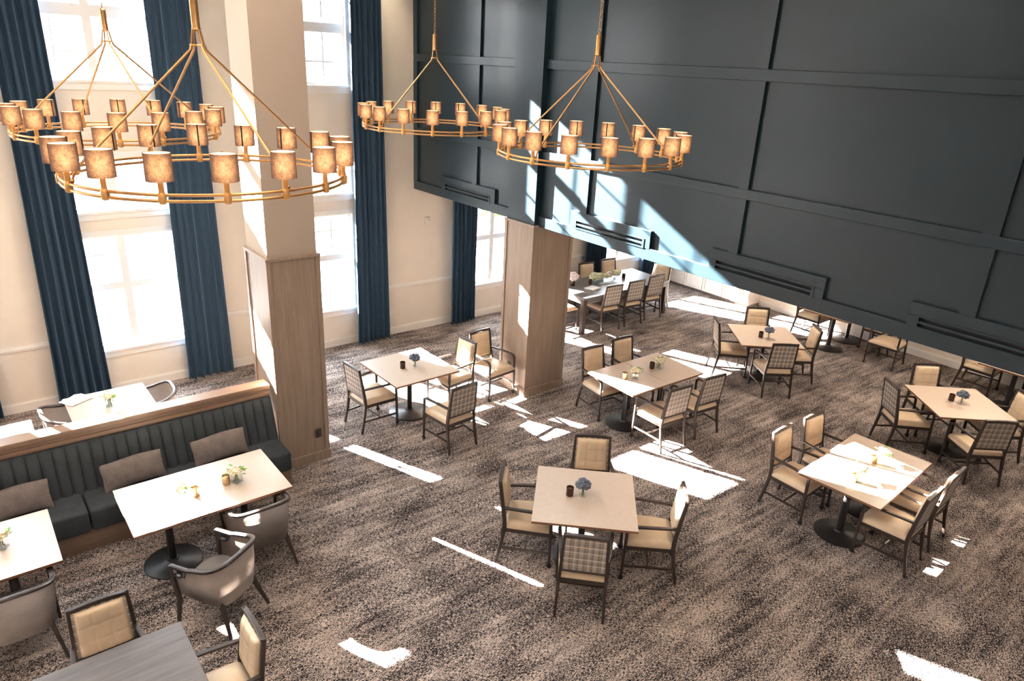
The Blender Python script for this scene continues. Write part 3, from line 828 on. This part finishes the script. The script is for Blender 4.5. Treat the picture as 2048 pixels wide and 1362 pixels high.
# ------------------------------------------------------------------ banquette
YE, YS = -4.075, -9.2
root = empty('banquette', (3.5, (YE+YS)/2, 0)); tag(root, 'charcoal channel-tufted banquette with brown wood back running to the white column', 'banquette')
oy = (YE+YS)/2; ox = 3.5
bm = bmesh.new(); bxx(bm, 3.21-ox, 3.345-ox, YS-oy, YE-oy, 0, 1.14); finish('partition_panel', bm, 'benchwood', root)
bm = bmesh.new(); bxx(bm, 3.19-ox, 3.385-ox, YS-oy, YE-oy, 1.135, 1.165, .005); tag(finish('top_cap', bm, 'benchwood', root), 'flat wooden cap')
bm = bmesh.new(); bxx(bm, 3.335-ox, 3.37-ox, YS-oy, YE-oy, 1.10, 1.136, .006); bxx(bm, 3.335-ox, 3.362-ox, YS-oy, YE-oy, 1.01, 1.055, .006); finish('moulding', bm, 'benchwood', root)
bm = bmesh.new(); bxx(bm, 3.34-ox, 3.90-ox, YS-oy, YE-oy, 0, .245); finish('base', bm, 'benchwood', root)
bm = bmesh.new(); n = 44; chw = (YE-YS)/n
def chan(u, v):
    y = YS + (YE-YS)*u - oy
    w = abs(math.sin(PI*u*n))**.45
    z = .40 + v*.595
    rnd = 0 if v < .9 else .04*((v-.9)/.1)**2
    x = 3.575 - (3.575-3.385)*v - ox + .035*w - rnd - .012
    return Vector((x, y, z))
gridsheet(bm, n*8, 10, chan)
gs = [v for v in bm.verts if abs(v.co.z-.92) < 1e-4]
finish('backrest', bm, 'charcoal', root, 80)
bm = bmesh.new(); bxx(bm, 3.34-ox, 3.375-ox, YS-oy, YE-oy, .24, .99); finish('back_board', bm, 'charcoal', root)
cuts = [YS, -7.85, -6.22, YE]
for a, b_ in zip(cuts, cuts[1:]):
    bm = bmesh.new(); bxx(bm, 3.376-ox, 3.965-ox, a-oy+.004, b_-oy-.004, .245, .50)
    es = [e for e in bm.edges]; bmesh.ops.bevel(bm, geom=es, offset=.035, segments=4, affect='EDGES', profile=.5)
    finish('seat_cushion', bm, 'charcoal', root, 40)
# pillows
def pillow(y, rz, label, tilt=.42):
    bm = bmesh.new(); w, h = .62, .31
    for s in (1, -1):
        def fn(u, v, s=s):
            a, b_ = 2*u-1, 2*v-1
            e = max(0, (1-abs(a)**3.2)*(1-abs(b_)**2.6))**.6
            pin = 1 - .02*(1-abs(a))*abs(b_)**3
            pinx = 1 - .035*(1-abs(b_))*abs(a)**3
            return Vector((s*.065*e, a*w/2*pinx, b_*h/2*pin + .01*math.sin(3*a+1)))
        gridsheet(bm, 22, 14, fn)
    bmesh.ops.remove_doubles(bm, verts=bm.verts, dist=1e-4)
    o = finish('throw_pillow', bm, 'pillow', None, 80)
    o.location = (3.635, y, .645); o.rotation_euler = (0, -tilt, rz); tag(o, label, 'pillow', 'taupe throw pillows on the banquette')
pillow(-4.80, .06, 'taupe throw pillow on the banquette nearest the white column')
pillow(-5.72, .05, 'taupe throw pillow in the middle of the banquette')
pillow(-6.80, .04, 'taupe throw pillow on the banquette at the left edge of the photo')

# ------------------------------------------------------------------ chandeliers
def make_chandelier():
    root = empty('chandelier'); r = .914
    for nm, z in (('lower_ring', 0), ('upper_ring', .036)):
        bm = bmesh.new(); tube(bm, [(r*math.cos(2*PI*k/96), r*math.sin(2*PI*k/96), z) for k in range(96)], .0098, 8, True); finish(nm, bm, 'brass', root, 50)
    for k in range(16):
        a = 2*PI*(k+.5)/16; x, y = r*math.cos(a), r*math.sin(a); d = Vector((math.cos(a), math.sin(a), 0))
        bm = bmesh.new()
        lathe(bm, [(.014, -.018), (.022, -.012), (.024, .0), (.024, .040), (.018, .047), (.0165, .055), (.0165, .19)], 12, (x, y, 0))
        h = finish('candle_sleeve', bm, 'candle', root, 40)
        bm = bmesh.new(); lathe(bm, [(.077, .118), (.075, .278)], 24, (x, y, 0), close=False); s = finish('lamp_shade', bm, 'shade', h, 60)
        tag(s, 'glowing brown linen drum shade')
        bm = bmesh.new(); lathe(bm, [(.0745, .120), (.0725, .276)], 20, (x, y, 0), close=False)
        lathe(bm, [(.012, .18), (.022, .20), (.016, .235), (.002, .25)], 10, (x, y, 0)); finish('shade_lining', bm, 'shadein', h, 60)
        bm = bmesh.new(); c = Vector((x, y, 0)) - d*.0775
        box(bm, (c.x, c.y, .198), (.006, .010, .162), a); finish('shade_seam', bm, 'seam', h)
    hz = .86
    for k in range(4):
        a = 2*PI*k/4 + R(13); d = Vector((math.cos(a), math.sin(a), 0))
        e = d*r*.985
        bm = bmesh.new()
        tube(bm, [d*.045 + Vector((0, 0, hz)), d*.055 + Vector((0, 0, hz-.03)), e*.955 + Vector((0, 0, .13)), e*.985 + Vector((0, 0, .09)), e + Vector((0, 0, .04))], .0085, 8)
        tube(bm, [d*.045 + Vector((0, 0, hz)), d*.028 + Vector((0, 0, hz+.09))], .006, 6)
        blob(bm, tuple(e + Vector((0, 0, .055))), .016, 1)
        finish('suspension_rod', bm, 'brass', root, 50)
    bm = bmesh.new(); tube(bm, [(.045*math.cos(k*PI/12), .045*math.sin(k*PI/12), hz) for k in range(24)], .007, 6, True); finish('hub_ring', bm, 'brass', root, 50)
    bm = bmesh.new(); lathe(bm, [(.020, hz+.085), (.030, hz+.095), (.026, hz+.11), (.026, hz+.27), (.012, hz+.285)], 16); finish('stem', bm, 'brass', root, 40)
    bm = bmesh.new(); z = hz+.285; k = 0
    while z < 3.44:
        q = [(.012*math.cos(t), 0, z+.024+.024*math.sin(t)) if k % 2 == 0 else (0, .012*math.cos(t), z+.024+.024*math.sin(t)) for t in [j*PI/5 for j in range(10)]]
        tube(bm, q, .0032, 5, True); z += .040; k += 1
    finish('chain', bm, 'brass', root, 60)
    bm = bmesh.new(); lathe(bm, [(.02, 3.44), (.08, 3.46), (.085, (ZC-4.27)/CS+.01)], 20); finish('ceiling_canopy', bm, 'brass', root, 40)
    return root
CS = .762/.914
ch = make_chandelier()
done = set()
for a in ch.children_recursive:
    if a.data and a.data.name not in done: a.data.transform(Matrix.Scale(CS, 4)); done.add(a.data.name)
for x, y, l in ((6.934, -5.514, 'large brass ring chandelier nearest the camera, front left'), (4.522, -5.515, 'brass ring chandelier at far left in front of the windows'),
                (4.464, -2.406, 'brass ring chandelier farthest back, before the navy wall corner'), (6.933, -2.436, 'brass ring chandelier on the right in front of the navy wall')):
    inst(ch, (x, y, 4.27), 0, l, 'chandelier', 'brass ring chandeliers')

# ------------------------------------------------------------------ alcove cabinets
xs = [.0, .38, .90, 1.45, 2.02, 2.49, 2.74]
for i, (a, b_) in enumerate(zip(xs, xs[1:])):
    lab = ['hidden white cabinet in the alcove corner by the window wall', 'white cabinet behind the far end chair of the long dark table', 'white panelled cabinet second from the long table end', 'white panelled cabinet in the middle of the back wall run',
           'white panelled cabinet with the diagonal sun patch', 'narrow sunlit white cabinet at the right end of the run'][i]
    root = empty('cabinet', ((a+b_)/2, 7.35, 0)); tag(root, lab, 'cabinet', 'white cabinets along the back wall')
    w = b_-a-.003
    bm = bmesh.new(); bxx(bm, -w/2, w/2, -.19, .245, .07, .90); finish('carcass', bm, 'cabinet', root)
    bm = bmesh.new(); bxx(bm, -w/2, w/2, -.16, .2, 0, .07); finish('toe_kick', bm, 'pillow', root)
    bm = bmesh.new(); g = .006; bxx(bm, -w/2+g, w/2-g, -.205, -.19, .08, .89)
    for s in (-1, 1): bxx(bm, s*(w/2-g)-s*.055, s*(w/2-g), -.222, -.205, .08, .89)
    bxx(bm, -w/2+g+.055, w/2-g-.055, -.222, -.205, .08, .14); bxx(bm, -w/2+g+.055, w/2-g-.055, -.222, -.205, .83, .89)
    d = finish('door', bm, 'cabinet', root)
    bm = bmesh.new(); tube(bm, [(w/2-.035, -.245, .66), (w/2-.035, -.245, .78)], .006, 8); tube(bm, [(w/2-.035, -.222, .67), (w/2-.035, -.245, .67)], .005, 6); tube(bm, [(w/2-.035, -.222, .77), (w/2-.035, -.245, .77)], .005, 6)
    finish('handle', bm, 'brass', d)
bm = bmesh.new(); bxx(bm, 0, 2.76, 7.11, YB, .90, .935, .004); o = finish('worktop', bm, 'white'); tag(o, 'pale worktop lying on the white cabinets along the back wall', 'worktop')

# ------------------------------------------------------------------ outdoors
bm = bmesh.new(); bxx(bm, -60, -.2, -60, 60, -.3, -.15); o = struct('ground', bm, 'concrete')
bm = bmesh.new(); bxx(bm, -17, -11.5, -1, 14, -.15, -.13); o = struct('lawn', bm, 'lawn')
root = empty('building', (-24, 4, -.15)); tag(root, 'pale building across the yard seen through the windows', 'building')
bm = bmesh.new(); bxx(bm, -4, 0, -26, 26, 0, 9.5); finish('wall', bm, 'facade', root)
for yy in range(-25, 25, 4):
    for zz in (.9, 4.1, 7.0):
        bm = bmesh.new(); bxx(bm, 0, .06, yy, yy+1.5, zz, zz+1.7); f = finish('window', bm, 'factrim', root)
        bm = bmesh.new()
        for a in (0, 1):
            for c_ in (0, 1): bxx(bm, .05, .08, yy+.1+a*.68, yy+.72+a*.68, zz+.1+c_*.78, zz+.82+c_*.78)
        finish('pane', bm, 'facwin', f)
def gbench(x, y, rz, label):
    root = empty('garden_bench', (x, y, -.15), rz); tag(root, label, 'bench', 'outdoor slatted benches')
    bm = bmesh.new()
    for k in range(5): bxx(bm, -.60, .60, .0+k*.09, .07+k*.09, .42, .45)
    finish('seat', bm, 'benchout', root)
    bm = bmesh.new(); bxx(bm, -.62, .62, -.06, -.02, .86, .92); bxx(bm, -.62, .62, -.06, -.02, .50, .55)
    for k in range(8): bxx(bm, -.52+k*.14, -.46+k*.14, -.055, -.03, .54, .87)
    finish('backrest', bm, 'benchout', root)
    for sx in (-1, 1):
        for yy, hh in ((-.04, .92), (.42, .64)):
            bm = bmesh.new(); bxx(bm, sx*.60-.03, sx*.60+.03, yy-.03, yy+.03, 0, hh); finish('leg', bm, 'benchout', root)
        bm = bmesh.new(); bxx(bm, sx*.60-.035, sx*.60+.035, -.04, .46, .63, .67); finish('armrest', bm, 'benchout', root)
gbench(-2.7, -4.9, R(90), 'slatted outdoor bench seen through the left pane of the first window')
gbench(-2.7, -3.35, R(90), 'slatted outdoor bench seen through the right pane of the first window')
bm = bmesh.new()
def bank(u, v):
    e = max(0, 1-abs(2*u-1)**3)*max(0, 1-abs(2*v-1)**2)
    return Vector((-9.5+u*4.2, 3+v*9, -.16+.9*e*u + .04*random.random()))
gridsheet(bm, 16, 24, bank); o = struct('ground', bm, 'mulch')
for k, (x, y, r) in enumerate(((-6.1, 5.1, .42), (-6.6, 6.9, .45), (-6.2, 8.7, .45), (-8.6, 7.4, .45))):
    bm = bmesh.new()
    for j in range(60):
        blob(bm, (random.gauss(0, r*.5), random.gauss(0, r*.5), abs(random.gauss(.25, r*.45))), .09, 1, (1, 1, .6), .3)
    o = finish('shrub', bm, 'leaf'); o.location = (x, y, .35); tag(o, ['low green shrub on the mulch bank, first seen left of the wood column', 'low green shrub on the mulch bank, second from the left', 'low green shrub on the mulch bank at the right', 'low green shrub farther up the mulch bank'][k], 'shrub', 'shrubs outside the alcove window')

# ------------------------------------------------------------------ light
def sun():
    l = bpy.data.lights.new('sun', 'SUN'); l.energy = 300; l.angle = R(.55); l.color = (1, .96, .90)
    o = bpy.data.objects.new('sun', l); C.objects.link(o)
    o.rotation_euler = Vector((1, .385, -.485)).to_track_quat('-Z', 'Y').to_euler()
sun()
W = bpy.data.worlds.new('sky'); S.world = W; W.use_nodes = True
t = NT(W); bg = W.node_tree.nodes['Background']
tc = t.add('ShaderNodeTexCoord'); sp = t.add('ShaderNodeSeparateXYZ'); t.L(tc.outputs['Generated'], sp.inputs[0])
t.L(t.ramp(sp.outputs[2], [(0, (1, .98, .96)), (.35, (.88, .94, 1)), (1, (.72, .85, 1))]), bg.inputs[0])
bg.inputs[1].default_value = 22.0
for b in BAYS:
    for z0, z1 in rows_of(b):
        l = bpy.data.lights.new('portal', 'AREA'); l.shape = 'RECTANGLE'; l.size = 1.56; l.size_y = z1-z0
        l.cycles.is_portal = True
        o = bpy.data.objects.new('portal', l); C.objects.link(o); o.location = (-.17, b, (z0+z1)/2)
        o.rotation_euler = Vector((1, 0, 0)).to_track_quat('-Z', 'Z').to_euler()
def area(x, y, z, sx, sy, e, col, tgt=None):
    l = bpy.data.lights.new('ceiling_fill', 'AREA'); l.shape = 'RECTANGLE'; l.size = sx; l.size_y = sy; l.energy = e; l.color = col  # broad fill light added under the ceilings to brighten the room, no fixture there
    o = bpy.data.objects.new('ceiling_fill', l); C.objects.link(o); o.location = (x, y, z)
    if tgt: o.rotation_euler = (Vector(tgt)-Vector((x, y, z))).to_track_quat('-Z', 'Y').to_euler()
warm = (1, .88, .76)
for x, y in ((4.5, -5), (9, -5), (4.5, -9), (9, -9), (12.5, -6)): area(x, y, 7.15, 2, 2, 72, warm)
for x, y in ((4.6, 4.2), (8.2, 3.4), (8.2, 6), (11, 5)): area(x, y, 2.73, .6, .6, 26, (1, .86, .72))
def spot(x, y, z, tgt, e, size, blend=.8):
    l = bpy.data.lights.new('downlight', 'SPOT'); l.energy = e; l.spot_size = R(size); l.spot_blend = blend; l.color = (1, .84, .62); l.shadow_soft_size = .06
    o = bpy.data.objects.new('downlight', l); C.objects.link(o); o.location = (x, y, z)
    o.rotation_euler = (Vector(tgt)-Vector((x, y, z))).to_track_quat('-Z', 'Y').to_euler()
spot(3.9, -.45, 7.15, (3.9, -.2, 4), 150, 60); spot(8.3, -.45, 7.15, (8.3, -.2, 4), 150, 60); spot(.5, -.7, 7.15, (.3, -.6, 4), 120, 60)

S.view_settings.view_transform = 'Standard'
S.view_settings.look = 'None'
S.view_settings.use_curve_mapping = True
cv = S.view_settings.curve_mapping.curves[3]
cv.points.new(.20, .182); cv.points.new(.70, .74)
S.view_settings.curve_mapping.update()
S.view_settings.exposure = .58
S.cycles.max_bounces = 8
S.cycles.diffuse_bounces = 5
S.cycles.transparent_max_bounces = 24
S.cycles.caustics_reflective = False; S.cycles.caustics_refractive = False
S.cycles.sample_clamp_indirect = 6
